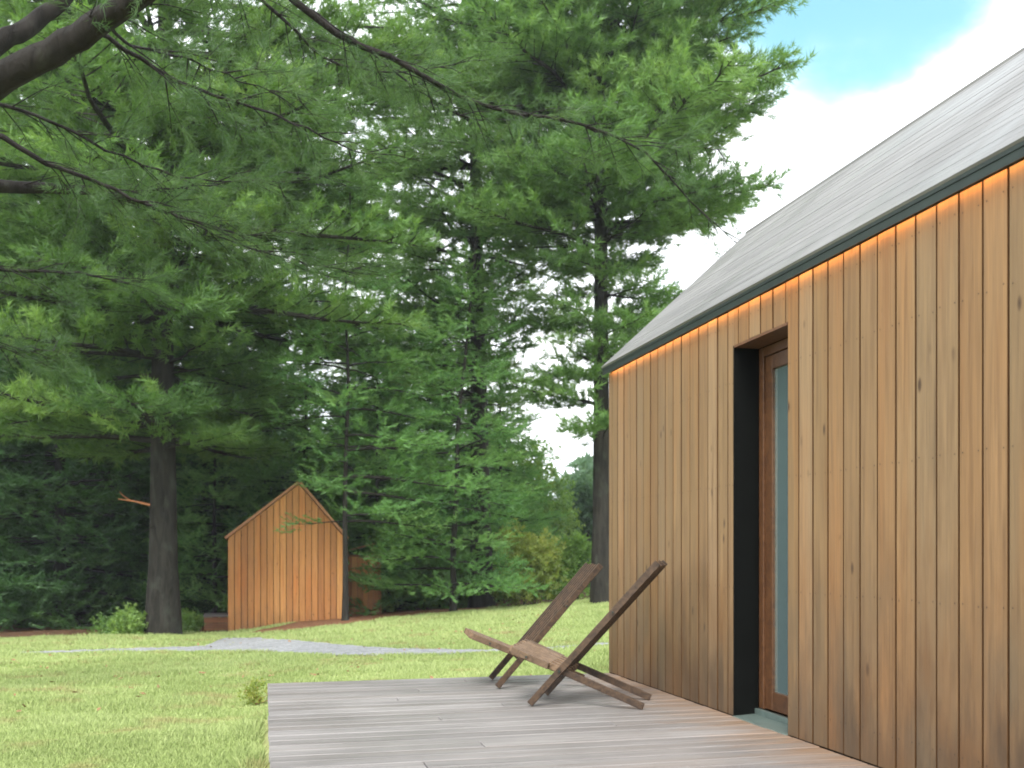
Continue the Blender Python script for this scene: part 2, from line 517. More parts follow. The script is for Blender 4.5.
# fallen leaves strewn over the lawn
n = 900
u = rng.random(n); d = 6 + 20 * u ** .8; pp = rng.uniform(-60, 620, n)
X = FW[0] * d + RT[0] * (pp - 512) / 1000 * d; Y = FW[1] * d + RT[1] * (pp - 512) / 1000 * d
keep = ~((X > -.05) & (Y < 7.9)) & (np.sin(X * .9 + 2) * np.sin(Y * .7) + rng.normal(0, .5, n) > .1)
X, Y = X[keep], Y[keep]; n = len(X); Z = ground(X, Y) + rng.uniform(.02, .045, n)
c = np.stack([X, Y, Z], -1)
a_ = rng.normal(size=(n, 3)) * [1, 1, .35]; a_ /= np.linalg.norm(a_, axis=1)[:, None]; b_ = np.cross(a_, rng.normal(size=(n, 3)) * [.3, .3, 1]); b_ /= np.linalg.norm(b_, axis=1)[:, None]
sz = rng.uniform(.018, .04, n)[:, None]
V = np.stack([c - a_ * sz, c - b_ * sz * .5, c + a_ * sz, c + b_ * sz * .5], 1).reshape(-1, 3)
tag(mesh_np('leaf_litter', V, np.arange(n * 4).reshape(-1, 4), M['dead_leaf']), kind='stuff')

# ------------------------------------------------------------------ near cabin
WX = 2.754; YF = 7.83; YN = -1.2; AX = 4.05; AZ = 3.718
W2 = 2 * (AX - WX); BX = WX + W2                     # far long wall
PITCH = .1405; SEAM0 = 3.532
D0, D1, DZ = 4.909, 5.554, 2.245
EAVE = 2.462
cabin = thing('timber_cabin', 'cedar clad cabin with silvered roof and glowing eave beside the deck', 'cabin', (0, 0, 0))


def clad_long(bm, x, out, ya, yb, zb, zt, hole=None, pitch=PITCH, phase=SEAM0, gap=.012, nails=None):
    """vertical boards on a wall along y; out is the outward sign of x"""
    k = math.floor((ya - phase) / pitch)
    y = phase + k * pitch
    while y < yb:
        lo, hi = max(y + gap / 2, ya), min(y + pitch - gap / 2, yb)
        dx = rng.uniform(0, .004)
        if hi - lo > .012:
            segs = []
            if hole and hi > hole[0] and lo < hole[1]:
                if lo < hole[0] - .01: segs.append((lo, hole[0], zb, zt))
                if hi > hole[1] + .01: segs.append((hole[1], hi, zb, zt))
                a_, b_ = max(lo, hole[0]), min(hi, hole[1])
                if lo < hole[0] - .01: a_ += .001
                if hi > hole[1] + .01: b_ -= .001
                segs.append((a_, b_, hole[2], zt))
            else:
                segs.append((lo, hi, zb, zt))
            for a_, b_, c_, d_ in segs:
                x0, x1 = sorted((x - out * .022, x + out * (-dx)))
                vv = box(bm, x0, x1, a_, b_, c_, d_)
                if nails:
                    for f in {f for v in vv for f in v.link_faces}:
                        f.normal_update()
                        if abs(f.normal.y) > .9: f.material_index = 2
                if nails and b_ - a_ > .06:
                    for hz in nails:
                        if c_ + .03 < hz < d_ - .03:
                            for yy in (a_ + .018, b_ - .018):
                                zz = hz + rng.uniform(-.006, .006); xo = x1 if out > 0 else x0
                                ring = [bm.verts.new((xo + out * .0012, yy + .0038 * math.cos(q), zz + .0038 * math.sin(q))) for q in np.arange(6) * PI / 3]
                                bm.faces.new(ring).material_index = 1
        y += pitch


def clad_gable(bm, y, out, xa, xb, zb, roofz, pitch=PITCH, gap=.008):
    x = xa
    while x < xb - .01:
        lo, hi = x + gap / 2, min(x + pitch - gap / 2, xb)
        dy = rng.uniform(0, .004)
        y0, y1 = sorted((y - out * .022, y - out * dy))
        mid = .5 * (xa + xb)
        pts = [(lo, zb), (hi, zb), (hi, roofz(hi))]
        if lo < mid < hi: pts.append((mid, roofz(mid)))
        pts.append((lo, roofz(lo)))
        prism(bm, pts, y0, y1, 'y')
        x += pitch


SL = (AZ - 2.525) / (AX - WX)
def roof_z(x): return 2.50 + SL * (min(x, 2 * AX - x) - WX)

bm = bmesh.new(); clad_long(bm, WX, -1, YN, YF - .024, .004, EAVE, (D0, D1, DZ), nails=(.16, .78, 1.40, 2.02, 2.38))
side = finish('side_wall', bm, M['cedar'], cabin)
side.data.materials.append(M['nail']); side.data.materials.append(M['joint'])
bm = bmesh.new(); clad_long(bm, BX, 1, YN, YF - .024, -.16, EAVE)
finish('back_wall', bm, M['cedar'], cabin)
for yy, out in ((YF, 1), (YN, -1)):
    bm = bmesh.new(); clad_gable(bm, yy, out, WX + .001, BX - .001, -.16, lambda x: roof_z(x) - .05)
    finish('gable_wall', bm, M['cedar'], cabin)
# dark membrane core behind the boards, with the door hole left open
bm = bmesh.new()
cx0, cx1 = WX + .024, BX - .024
for a_, b_, c_, d_ in ((YN + .03, D0 - .003, -.15, EAVE), (D1 + .003, YF - .03, -.15, EAVE), (D0 - .002, D1 + .002, DZ + .003, EAVE)):
    box(bm, cx0, cx0 + .10, a_, b_, c_, d_)
box(bm, cx1 - .1, cx1, YN + .03, YF - .03, -.15, EAVE)
for y0 in (YN + .03, YF - .11):
    prism(bm, [(cx0 + .101, -.15), (cx1 - .101, -.15), (cx1 - .101, roof_z(cx1 - .1) - .06), (AX, AZ - .12), (cx0 + .101, roof_z(cx0 + .1) - .06)], y0, y0 + .08)
finish('wall_core', bm, M['backing'], cabin)
bm = bmesh.new(); box(bm, cx0 + .105, cx1 - .105, YN + .12, YF - .12, -.14, -.02)
finish('cabin_floor', bm, M['door_wood'], cabin)

# roof boards on each slope
LR = math.hypot(AX - WX + .04, (AX - WX + .04) * SL)
cs, sn = 1 / math.hypot(1, SL), SL / math.hypot(1, SL)
roof = None
for sgn in (1, -1):
    bm = bmesh.new()
    rows = 21; rw = LR / rows
    for r in range(rows):
        s0, s1 = r * rw + .0003, (r + 1) * rw - .0003
        ya = YN - .03
        brk = [YN - .03]
        yy = YN + rng.uniform(.6, 3)
        while yy < YF - .4: brk.append(yy); yy += rng.uniform(2.4, 3.8)
        brk.append(YF + .03)
        for b0, b1 in zip(brk[:-1], brk[1:]):
            e = rng.uniform(-.0005, .0005)
            P = []
            for s, hgt in ((s0, 0), (s1, 0), (s1, .022 + e), (s0, .0226 + e)):
                x = WX - .04 + s * cs - hgt * sn; z = 2.512 - .010 * SL + s * sn + hgt * cs
                P.append((x if sgn > 0 else 2 * AX - x, z))
            prism(bm, P, b0 + .0015, b1 - .0015)
    o = finish('roof_slope', bm, M['roof'], cabin)
bm = bmesh.new()
prism(bm, [(WX - .022, 2.508), (AX, 2.508 + SL * (AX - WX + .022) - .002), (2 * AX - WX + .022, 2.508), (2 * AX - WX - .04, 2.47), (AX, AZ - .11), (WX + .04, 2.47)], YN - .025, YF + .025)
finish('roof_underlay', bm, M['backing'], cabin)
bm = bmesh.new(); box(bm, AX - .045, AX - .001, YN - .03, YF + .03, AZ + .005, AZ + .022)
finish('ridge_cap', bm, M['roof'], cabin)
bm = bmesh.new()
box(bm, WX - .041, WX - .034, YN - .03, YF + .03, 2.453, 2.512)      # fascia lip
box(bm, WX - .046, WX - .0415, YN - .03, YF + .03, 2.492, 2.516)     # drip edge
box(bm, WX - .0335, WX + .02, YN - .03, YF + .025, 2.476, 2.488)       # soffit
fas = finish('eave_fascia', bm, M['dark_metal'], cabin)
bm = bmesh.new(); box(bm, WX - .032, WX - .022, YN, YF - .06, 2.463, 2.4755)
finish('light_strip', bm, M['led'], cabin)

# recessed door
dx = 2.918
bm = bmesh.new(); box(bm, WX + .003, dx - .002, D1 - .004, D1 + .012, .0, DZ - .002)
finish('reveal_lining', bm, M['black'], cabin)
bm = bmesh.new(); box(bm, WX + .003, dx - .002, D0 - .012, D0 + .004, .0, DZ - .002)
finish('reveal_lining', bm, M['door_wood'], cabin)
bm = bmesh.new(); box(bm, WX + .001, dx - .002, D0 + .005, D1 - .005, DZ - .016, DZ - .001)
finish('reveal_soffit', bm, M['door_wood'], cabin)
bm = bmesh.new()
prism(bm, [(WX - .012, .004), (dx - .03, .012), (dx - .03, -.05), (WX - .012, -.05)], D0 + .006, D1 - .006)
box(bm, dx - .029, dx - .002, D0 + .006, D1 - .006, -.05, .045)
finish('door_sill', bm, M['sill'], cabin, .002)
door = bpy.data.objects.new('door', None); link(door, cabin)
bm = bmesh.new()
f0, f1, zb, zt = D0 + .006, D1 - .006, .046, DZ - .018
box(bm, dx, dx + .06, f1 - .055, f1, zb, zt); box(bm, dx, dx + .06, f0, f0 + .055, zb, zt)
box(bm, dx, dx + .06, f0 + .056, f1 - .056, zt - .055, zt)
finish('door_frame', bm, M['door_wood'], door, .003)
bm = bmesh.new()
s0, s1, sb, st = f0 + .058, f1 - .058, zb + .004, zt - .058
x0, x1 = dx + .012, dx + .055
box(bm, x0, x1, s1 - .085, s1, sb, st); box(bm, x0, x1, s0, s0 + .085, sb, st)
box(bm, x0, x1, s0 + .086, s1 - .086, st - .085, st); box(bm, x0, x1, s0 + .086, s1 - .086, sb, sb + .11)
finish('door_sash', bm, M['door_wood'], door, .003)
bm = bmesh.new(); box(bm, dx + .03, dx + .036, s0 + .08, s1 - .08, sb + .10, st - .08)
finish('door_pane', bm, M['glass'], door)
bm = bmesh.new()
box(bm, dx - .03, dx - .016, s0 + .03, s0 + .05, 1.0, 1.16); box(bm, dx - .015, dx + .011, s0 + .033, s0 + .047, 1.08, 1.1)
finish('door_handle', bm, M['dark_metal'], door)
bm = bmesh.new()
for k in range(9):
    y0 = s0 + .02 + k * .052
    box(bm, dx + .12 + .02 * (k % 2), dx + .13 + .02 * (k % 2), y0, y0 + .05, .02, DZ - .04)
finish('door_curtain', bm, M['white'], cabin)

# ------------------------------------------------------------------ deck
deck = thing('timber_deck', 'low deck of silvered boards running out from the near cabin', 'deck', (0, 0, 0))
bm = bmesh.new()
y = YF - .03 - .14
k = 0
while y > -1.6:
    x0 = .02 + rng.uniform(-.004, .004); x1 = WX - .001
    zt = rng.uniform(-.002, .0015)
    if k % 3 == 1:
        xm = rng.uniform(.7, 2.1)
        box(bm, x0, xm - .002, y, y + .130, -.03, zt); box(bm, xm + .002, x1, y, y + .130, -.03, zt + .001)
    else:
        box(bm, x0, x1, y, y + .130, -.03, zt)
    y -= .14; k += 1
finish('deck_boards', bm, M['deck'], deck, .004)
bm = bmesh.new()
box(bm, .045, .085, -1.55, YF - .05, -.26, -.032); box(bm, .09, WX - .02, YF - .09, YF - .05, -.30, -.032)
for xx in (.7, 1.35, 2.0): box(bm, xx, xx + .045, -1.55, YF - .1, -.24, -.032)
finish('deck_joists', bm, M['deck_side'], deck)

# ------------------------------------------------------------------ chairs
def make_chair(label, loc, rz, back_top, front=(-.205, .392)):
    c = thing('slatted_chair', label, 'chair', loc, rz, 'low slatted chairs on the deck')
    bt = np.array([back_top[0], back_top[1]]); ff = np.array([0.0, .014]); sf = np.array(front); rf = np.array([.725, .016])
    # crossing of the two stick planes in side view
    A = np.array([bt - ff, -(rf - sf)]).T
    tt = np.linalg.solve(A, sf - ff)
    cr = ff + (bt - ff) * tt[0]
    n = 13; pit = .0405; w = .0285; h = .043
    P = lambda q, i: (q[0], i * pit, q[1])
    bu = (bt - ff) / np.linalg.norm(bt - ff); su = (rf - sf) / np.linalg.norm(rf - sf)
    bm = bmesh.new()
    for i in range(0, n, 2):
        e = .012 * math.sin(i * 2.1)
        bar(bm, P(cr - bu * (.0 if i in (0, 12) else .045), i), P(bt - bu * (.0 + abs(e)), i), w, h)
    finish('backrest', bm, M['chair'], c, .003)
    bm = bmesh.new()
    for i in range(1, n, 2):
        e = .010 * math.sin(i * 1.7)
        bar(bm, P(sf + su * abs(e), i), P(cr + su * (.0 if i in (1, 11) else .05), i), w, h)
    # short filler sticks that carry the seat out flush between the long ones
    mid = sf + (cr - sf) * .52
    for i in range(0, n, 2):
        bar(bm, P(sf + su * .03, i), P(mid + su * .10, i), w, h)
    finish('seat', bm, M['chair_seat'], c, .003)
    for i in (0, 12):
        bm = bmesh.new(); bar(bm, P(ff, i), P(cr - bu * .0006, i), w, h)
        finish('leg', bm, M['chair'], c, .003)
    for i in (1, 11):
        bm = bmesh.new(); bar(bm, P(rf, i), P(cr + su * .0006, i), w, h)
        finish('leg', bm, M['chair'], c, .003)
    for q in (cr, sf + (cr - sf) * .38, cr + (bt - cr) * .55):
        bm = bmesh.new()
        bmesh.ops.create_cone(bm, cap_ends=True, segments=10, radius1=.0065, radius2=.0065, depth=n * pit + .02,
                              matrix=Matrix.Translation((q[0], (n - 1) * pit / 2, q[1])) @ Matrix.Rotation(PI / 2, 4, 'X'))
        finish('rod', bm, M['dark_metal'], c)
    return c


make_chair('low slatted chair nearest the door, its dark back turned to the viewer', (1.655, 6.22, 0.002), rad(-28), (.82, .925), (-.150, .372))
make_chair('low slatted chair at the far edge of the deck showing its brown seat', (1.633, 7.06, 0.002), rad(-7), (.765, .895))

# ------------------------------------------------------------------ far cabin, its platform and the small shed
def far_cabin():
    d = 25.6
    ex = gpt(228, d); ex2 = at(345, 600, 26.4)
    A = np.array(ex[:2]); B = np.array(ex2[:2])
    ang = math.atan2(B[1] - A[1], B[0] - A[0]); wid = float(np.linalg.norm(B - A))
    z0 = float(ground(*A)) - .02
    c = thing('timber_cabin', 'small reddish cabin with pointed gable half hidden by trees', 'cabin', (A[0], A[1], z0), ang)
    zt = EYE + (551 - 538) / 1000 * d - z0
    za = EYE + (551 - 483) / 1000 * d - z0
    mid = wid * .60
    rz = lambda x: zt + (za - zt) * (x / mid if x < mid else (wid - x) / (wid - mid))
    bm = bmesh.new()
    x = 0.0
    while x < wid - .02:
        lo, hi = x + .007, min(x + .155, wid)
        pts = [(lo, -.3), (hi, -.3), (hi, rz(hi))]
        if lo < mid < hi: pts.append((mid, rz(mid)))
        pts.append((lo, rz(lo)))
        prism(bm, pts, rng.uniform(-.006, 0), .022)
        x += .162
    finish('gable_wall', bm, M['cedar_far'], c, .003)
    bm = bmesh.new()
    prism(bm, [(.02, -.3), (wid - .02, -.3), (wid - .02, rz(wid) - .03), (mid, za - .03), (.02, zt - .03)], .024, .1)
    finish('wall_core', bm, M['backing'], c)
    for x0, x1 in ((-.001, .022), (wid - .022, wid + .001)):
        bm = bmesh.new()
        for k in range(38): box(bm, x0, x1, .104 + k * .16, .256 + k * .16, -.3, rz(0) - .02)
        finish('side_wall', bm, M['cedar_far'], c)
    for pa, pb in (((-.05, zt - .03), (mid, za + .02)), ((mid + .001, za + .02), (wid + .05, rz(wid) - .03))):
        bm = bmesh.new()
        nrm = np.array([-(pb[1] - pa[1]), pb[0] - pa[0]]); nrm = nrm / np.linalg.norm(nrm) * .07
        prism(bm, [pa, pb, (pb[0] + nrm[0], pb[1] + nrm[1]), (pa[0] + nrm[0], pa[1] + nrm[1])], -.05, 6.3)
        finish('roof_slope', bm, M['roof_far'], c, .004)
    # low platform beside it
    p = gpt(204, 27.2)
    pl = thing('timber_platform', 'low wooden platform standing against the left side of the small cabin', 'platform', (p[0], p[1], p[2]), ang)
    bm = bmesh.new()
    for k in range(8): box(bm, -.02, .66, .02 + k * .15, .16 + k * .15, .36, .40)
    finish('deck_boards', bm, M['deck'], pl, .004)
    bm = bmesh.new()
    for k in range(3): box(bm, 0, .64, .0, .018, -.1 + k * .15, .045 + k * .15)
    box(bm, 0, .018, .02, 1.2, -.1, .355)
    finish('platform_skirt', bm, M['platform'], pl, .003)
    # shed to the right
    A2 = np.array(gpt(346, 28.6)[:2]); z2 = float(ground(*A2)) - .05
    ang2 = ang - .1
    s = thing('timber_shed', 'narrow reddish wooden shed standing behind the thin trunk right of the small cabin', 'shed', (A2[0], A2[1], z2), ang2)
    hh = EYE + (551 - 557) / 1000 * 28.6 - z2
    bm = bmesh.new()
    x = 0.0
    while x < 1.0:
        box(bm, x + .006, min(x + .15, 1.0), rng.uniform(-.006, 0), .022, -.2, hh)
        x += .157
    finish('front_wall', bm, M['cedar_far'], s, .003)
    bm = bmesh.new(); box(bm, .01, .99, .024, 1.4, -.2, hh - .02); finish('shed_core', bm, M['platform'], s)
    bm = bmesh.new(); prism(bm, [(-.05, hh + .14), (.80, hh + .36), (.80, hh + .40), (-.05, hh + .18)], -.1, 1.4)
    finish('lean_roof', bm, M['roof_far'], s, .004)
    bm = bmesh.new(); box(bm, .02, .98, .02, 1.38, hh + .002, hh + .06); finish('roof_beam', bm, M['platform'], s)
    for xx in (.0, .70):
        bm = bmesh.new(); box(bm, xx + .02, xx + .08, .05, .11, hh + .061, hh + .15 + .26 * xx)
        finish('roof_post', bm, M['platform'], s)


far_cabin()

# ------------------------------------------------------------------ trees
def norm(v): return v / np.maximum(np.linalg.norm(v, axis=-1, keepdims=True), 1e-9)


class Wood:
    """collects tapered tubes"""
    def __init__(self): self.V = []; self.F = []; self.n = 0

    def tube(self, pts, r0, r1, sides=5, power=1.0):
        pts = np.asarray(pts, float); n = len(pts)
        tg = norm(np.gradient(pts, axis=0))
        ref = np.array([0, 0, 1.0]) if abs(tg[0, 2]) < .8 else np.array([1.0, 0, 0])
        u = norm(np.cross(tg, ref)); v = np.cross(tg, u)
        r = r0 + (r1 - r0) * np.linspace(0, 1, n) ** power if np.isscalar(r0) else np.asarray(r0)
        a = np.linspace(0, 2 * PI, sides, endpoint=False)
        ring = pts[:, None] + r[:, None, None] * (np.cos(a)[None, :, None] * u[:, None] + np.sin(a)[None, :, None] * v[:, None])
        self.V.append(ring.reshape(-1, 3))
        i = np.arange(n - 1)[:, None] * sides; k = np.arange(sides)[None]; k2 = (k + 1) % sides
        f = np.stack([i + k, i + k2, i + sides + k2, i + sides + k], -1).reshape(-1, 4) + self.n
        self.F.append(f); self.n += n * sides

    def build(self, name, mat, parent):
        return mesh_np(name, np.concatenate(self.V), np.concatenate(self.F), mat, parent, smooth=True)


def tuft_protos(kind, k=5):
    """needle or leaf clusters along +x; each is (m,3,3) triangles"""
    out = []
    for _ in range(k):
        if kind == 'pine':         # soft brush of long needles
            m = 30; L = .30; t0 = rng.random(m) * L * .8
            a = np.radians(rng.uniform(18, 62, m)); ph = rng.uniform(0, 2 * PI, m); ln = rng.uniform(.12, .19, m); w = rng.uniform(.007, .0115, m)
        elif kind == 'near':       # the same seen close
            m = 46; L = .26; t0 = rng.random(m) * L
            a = np.radians(rng.uniform(15, 58, m)); ph = rng.uniform(0, 2 * PI, m); ln = rng.uniform(.07, .12, m); w = rng.uniform(.0018, .003, m)
        elif kind == 'flat':       # flat fir or hemlock spray
            m = 34; L = .42; t0 = rng.random(m) * L
            a = np.radians(rng.uniform(35, 75, m)); ph = np.where(rng.random(m) < .5, 0, PI) + rng.normal(0, .35, m)
            ln = rng.uniform(.06, .13, m); w = rng.uniform(.008, .013, m)
        else:                      # broad leaves
            m = 20; L = .40; t0 = rng.random(m) * L
            a = np.radians(rng.uniform(20, 100, m)); ph = rng.uniform(0, 2 * PI, m); ln = rng.uniform(.09, .17, m); w = rng.uniform(.022, .042, m)
        dr = np.stack([np.cos(a), np.sin(a) * np.cos(ph), np.sin(a) * np.sin(ph)], -1)
        p0 = np.stack([t0, rng.normal(0, .012, m), rng.normal(0, .012, m)], -1)
        sd = norm(np.cross(dr, rng.normal(size=(m, 3))))
        T = np.empty((m, 3, 3))
        if kind == 'leaf':
            T[:, 0] = p0 + dr * (ln * .25)[:, None] - sd * w[:, None]; T[:, 1] = p0 + dr * (ln * .35)[:, None] + sd * w[:, None]; T[:, 2] = p0 + dr * ln[:, None] * 1.1
        else:
            T[:, 0] = p0 - sd * w[:, None]; T[:, 1] = p0 + sd * w[:, None]; T[:, 2] = p0 + dr * ln[:, None]
        out.append(T)
    return out


PROTO = {k: tuft_protos(k) for k in ('pine', 'near', 'flat', 'leaf')}


class Leaves:
    def __init__(self, kind): self.kind = kind; self.P = []; self.D = []; self.S = []; self.T = []

    def add(self, p, d, s, tint):
        p = np.atleast_2d(p); self.P.append(p); self.D.append(np.atleast_2d(d))
        self.S.append(np.broadcast_to(s, len(p))); self.T.append(np.broadcast_to(tint, len(p)))

    def build(self, name, mat, parent, flat=False):
        P = np.concatenate(self.P); D = norm(np.concatenate(self.D)); S = np.concatenate(self.S); T = np.concatenate(self.T)
        n = len(P)
        up = np.array([0, 0, 1.0])
        y = norm(np.cross(np.broadcast_to(up, D.shape), D) + rng.normal(0, .02, D.shape))
        z = np.cross(D, y)
        roll = rng.normal(0, .35, n) if self.kind == 'flat' else rng.uniform(0, 2 * PI, n)
        c, s = np.cos(roll)[:, None], np.sin(roll)[:, None]
        y, z = y * c + z * s, z * c - y * s
        R = np.stack([D, y, z], 1) * S[:, None, None]             # rows are axes
        pro = PROTO[self.kind]; pick = rng.integers(0, len(pro), n)
        Vs, Ts = [], []
        for k, t in enumerate(pro):
            m = pick == k
            if not m.any(): continue
            v = np.einsum('tvi,nij->ntvj', t, R[m]) + P[m][:, None, None]
            Vs.append(v.reshape(-1, 3))
            Ts.append((T[m][:, None] + rng.normal(0, .10, (m.sum(), len(t)))).ravel())
        V = np.concatenate(Vs)
        return mesh_np(name, V, np.arange(len(V)).reshape(-1, 3), mat, parent, tint=np.clip(np.concatenate(Ts), 0, 1))


def bough(wood, lv, o, az, L, e0, sag, upt, sec_sp, tuft_sp, r, tint, flatness=.12, tscale=1.0, start=.25, dens=1.0, sec_len=.42):
    """one bough with side branches and foliage tufts"""
    nseg = 7
    t = np.linspace(0, 1, nseg)
    h = np.array([math.cos(az), math.sin(az), 0])
    sidev = np.array([-h[1], h[0], 0])
    wob = np.cumsum(rng.normal(0, .025, nseg)) * L
    zz = L * (e0 * t - sag * t ** 2 + upt * t ** 4)
    pts = o + h * (L * t)[:, None] + sidev * wob[:, None] + np.array([0, 0, 1.0]) * zz[:, None]
    wood.tube(pts, r, r * .18, 5)
    k = max(2, int(L * (1 - start) / sec_sp))
    for sgn in (-1, 1):
        for j in range(k):
            if rng.random() > dens: continue
            tt = start + (1 - start) * (j + rng.random()) / k
            p0 = np.array([np.interp(tt, t, pts[:, i]) for i in range(3)])
            a = az + sgn * rad(rng.uniform(32, 68))
            sl = L * sec_len * (1.08 - tt) * rng.uniform(.7, 1.25) + .22
            q = np.array([math.cos(a), math.sin(a), rng.normal(.06, flatness)])
            bend = np.array([0, 0, rng.uniform(-.05, .16) * sl])
            m = max(2, int(sl / tuft_sp))
            s = np.linspace(.22, 1, m)
            sp = p0 + q * (sl * s)[:, None] + bend * (s ** 2)[:, None]
            if r > .012: wood.tube(np.array([p0, p0 + q * sl * .5 + bend * .25, p0 + q * sl + bend]), r * .2, r * .06, 3)
            jit = rng.normal(0, .38, (m, 3)); jit[:, 2] *= .6
            lv.add(sp + rng.normal(0, .05, (m, 3)), q + jit + np.array([0, 0, .32]), tscale * rng.uniform(.8, 1.3, m), tint + rng.normal(0, .10, m))
    m = max(3, int(L * .5 / tuft_sp)); s = np.linspace(.6, 1, m)
    sp = np.stack([np.interp(s, t, pts[:, i]) for i in range(3)], -1)
    lv.add(sp, h + rng.normal(0, .35, (m, 3)), tscale * rng.uniform(.8, 1.3, m), tint + rng.normal(0, .1, m))


def trunk_pts(H, lean=(0, 0), wob=.12):
    n = 12
    t = np.linspace(0, 1, n)
    x = lean[0] * t * H + np.cumsum(rng.normal(0, wob * .25, n)) * t
    y = lean[1] * t * H + np.cumsum(rng.normal(0, wob * .25, n)) * t
    return np.stack([x, y, t * H - .25 * (1 - t)], -1)


def conifer(label, base, H, r, z0, prof, whorl=.9, per=5, kind='pine', fol='pine', bark='bark', e=(.05, .25), sag=.25, upt=.14, sec=.36, tuft=.20,
            tscale=1.0, lean=(0, 0), wob=.12, dens=1.0, group=None, name='pine_tree', skip=None, start=.25, zvis=None, deadz=None, sec_len=.42, cat='tree'):
    root = thing(name, label, cat, base, 0, group)
    tp = trunk_pts(H, lean, wob)
    w = Wood()
    tt = np.linspace(0, 1, len(tp))
    rr = r * (1 - .86 * tt ** .9); rr[0] *= 1.28; rr[1] *= 1.02
    w.tube(tp, rr, 0, 12)
    w.build('trunk', M[bark], root)
    limbs = Wood(); lv = Leaves(kind)
    z = z0
    while z < H - .3:
        f = (z - z0) / (H - z0)
        lowd = 1.0 if zvis is None or z < zvis else .12
        n = max(3, int(round(per * (1 if f < .8 else .7))))
        a0 = rng.uniform(0, 2 * PI)
        for i in range(n):
            az = a0 + 2 * PI * i / n + rng.normal(0, .3)
            hh = z + rng.uniform(-.3, .3) * whorl
            L = prof(f) * rng.uniform(.62, 1.15)
            k = skip(az, hh) if skip else 1
            if k <= 0: continue
            L *= k
            o = np.array([np.interp(hh / H, tt, tp[:, 0]), np.interp(hh / H, tt, tp[:, 1]), hh])
            bough(limbs, lv, o, az, L, rng.uniform(*e), sag * rng.uniform(.6, 1.3), upt, sec, tuft, max(.008, .016 * L), rng.normal(.5, .16), tscale=tscale,
                  dens=dens * lowd, sec_len=sec_len, start=start)
        z += whorl * rng.uniform(.75, 1.25)
    if deadz:                      # bare snags on the lower trunk
        for zz in np.arange(deadz[0], deadz[1], .45):
            az = rng.uniform(0, 2 * PI); L = rng.uniform(.5, 1.8)
            h = np.array([math.cos(az), math.sin(az), 0])
            o = np.array([np.interp(zz / H, tt, tp[:, 0]), np.interp(zz / H, tt, tp[:, 1]), zz])
            limbs.tube(np.array([o, o + h * L * .5 + [0, 0, .05], o + h * L + [0, 0, -.12 * L]]), .022, .006, 4)
    limbs.build('branchwork', M[bark], root)
    lv.build('crown', M[fol], root)
    return root


def copy_tree(src, loc, rz, sc, label, group=None):
    c = src.copy(); COL.objects.link(c)
    c.location = loc; c.rotation_euler = (0, 0, rz); c.scale = (sc, sc, sc)
    c['label'] = label
    if group: c['group'] = group
    for ch in src.children:
        k = ch.copy(); COL.objects.link(k); k.parent = c
    return c


# widest in the lower middle, rounding off at the top
def prof_white(Lm): return lambda f: Lm * (.80 + .55 * f * (1 - f) * 2 if f < .55 else max(.12, 1.07 - 1.0 * ((f - .55) / .45) ** 1.5))
def prof_cone(Lm): return lambda f: Lm * (1 - f) ** .8 + .25


# 1: the big pine on the left
conifer('broad old white pine with thick dark trunk left of the small cabin', gpt(163, 23.6), 21, .36, 4.6, prof_white(5.8), .85, 7, 'pine', 'pine', start=.08, skip=lambda az, h: .5 if h < 7.5 and math.cos(az) > .1 and math.sin(az) < .5 else 1, e=(-.02, .2),
        sag=.22, upt=.12, zvis=14.5, sec=.36, tuft=.18, tscale=1.25, deadz=(2.5, 4.6))
# 2: the tall pine by the near cabin
conifer('tallest white pine with straight trunk rising beside the corner of the near cabin', gpt(602, 27.5), 27, .28, 4.6, prof_white(4.5), .62, 7, 'pine', 'pine_light',
        e=(.0, .35), start=.12, sag=.16, upt=.12, zvis=17, sec=.27, tuft=.18, tscale=1.3, dens=1.0, skip=lambda az, h: 1 if h > 9.6 else (0 if rng.random() < .22 else rng.uniform(.25, .66)))
# 3: centre pine
conifer('tall white pine with dark trunk in the middle of the row', gpt(482, 31), 25, .36, 6.5, prof_white(4.2), .75, 6, 'pine', 'pine_light', e=(.0, .25), sag=.2, zvis=18.5, sec=.36, tscale=1.3, skip=lambda az, h: 1 if h > 10.5 or math.cos(az) < .2 else (0 if rng.random() < .35 else rng.uniform(.35, .75)),
        lean=(-.012, 0), deadz=(3, 6))
# 4: slim tree beside it
conifer('slim young conifer with thin trunk just left of the middle pine', gpt(453, 27.5), 11, .10, .7, prof_cone(2.1), .55, 5, 'flat', 'hemlock', e=(.05, .3), sag=.3, sec=.22, tuft=.17,
        name='hemlock_tree', dens=.9, wob=.4)
# 5: slim tree before the small cabin
conifer('slim open hemlock whose thin trunk crosses the right edge of the small cabin', gpt(345, 24.4), 10.5, .08, 2.5, prof_cone(2.7), .55, 4, 'flat', 'hemlock', e=(.0, .25), sag=.3, sec=.22, tuft=.17,
        name='hemlock_tree', skip=lambda az, h: .4 if h < 4.6 and math.cos(az) < .25 else 1, dens=.62, wob=.4)

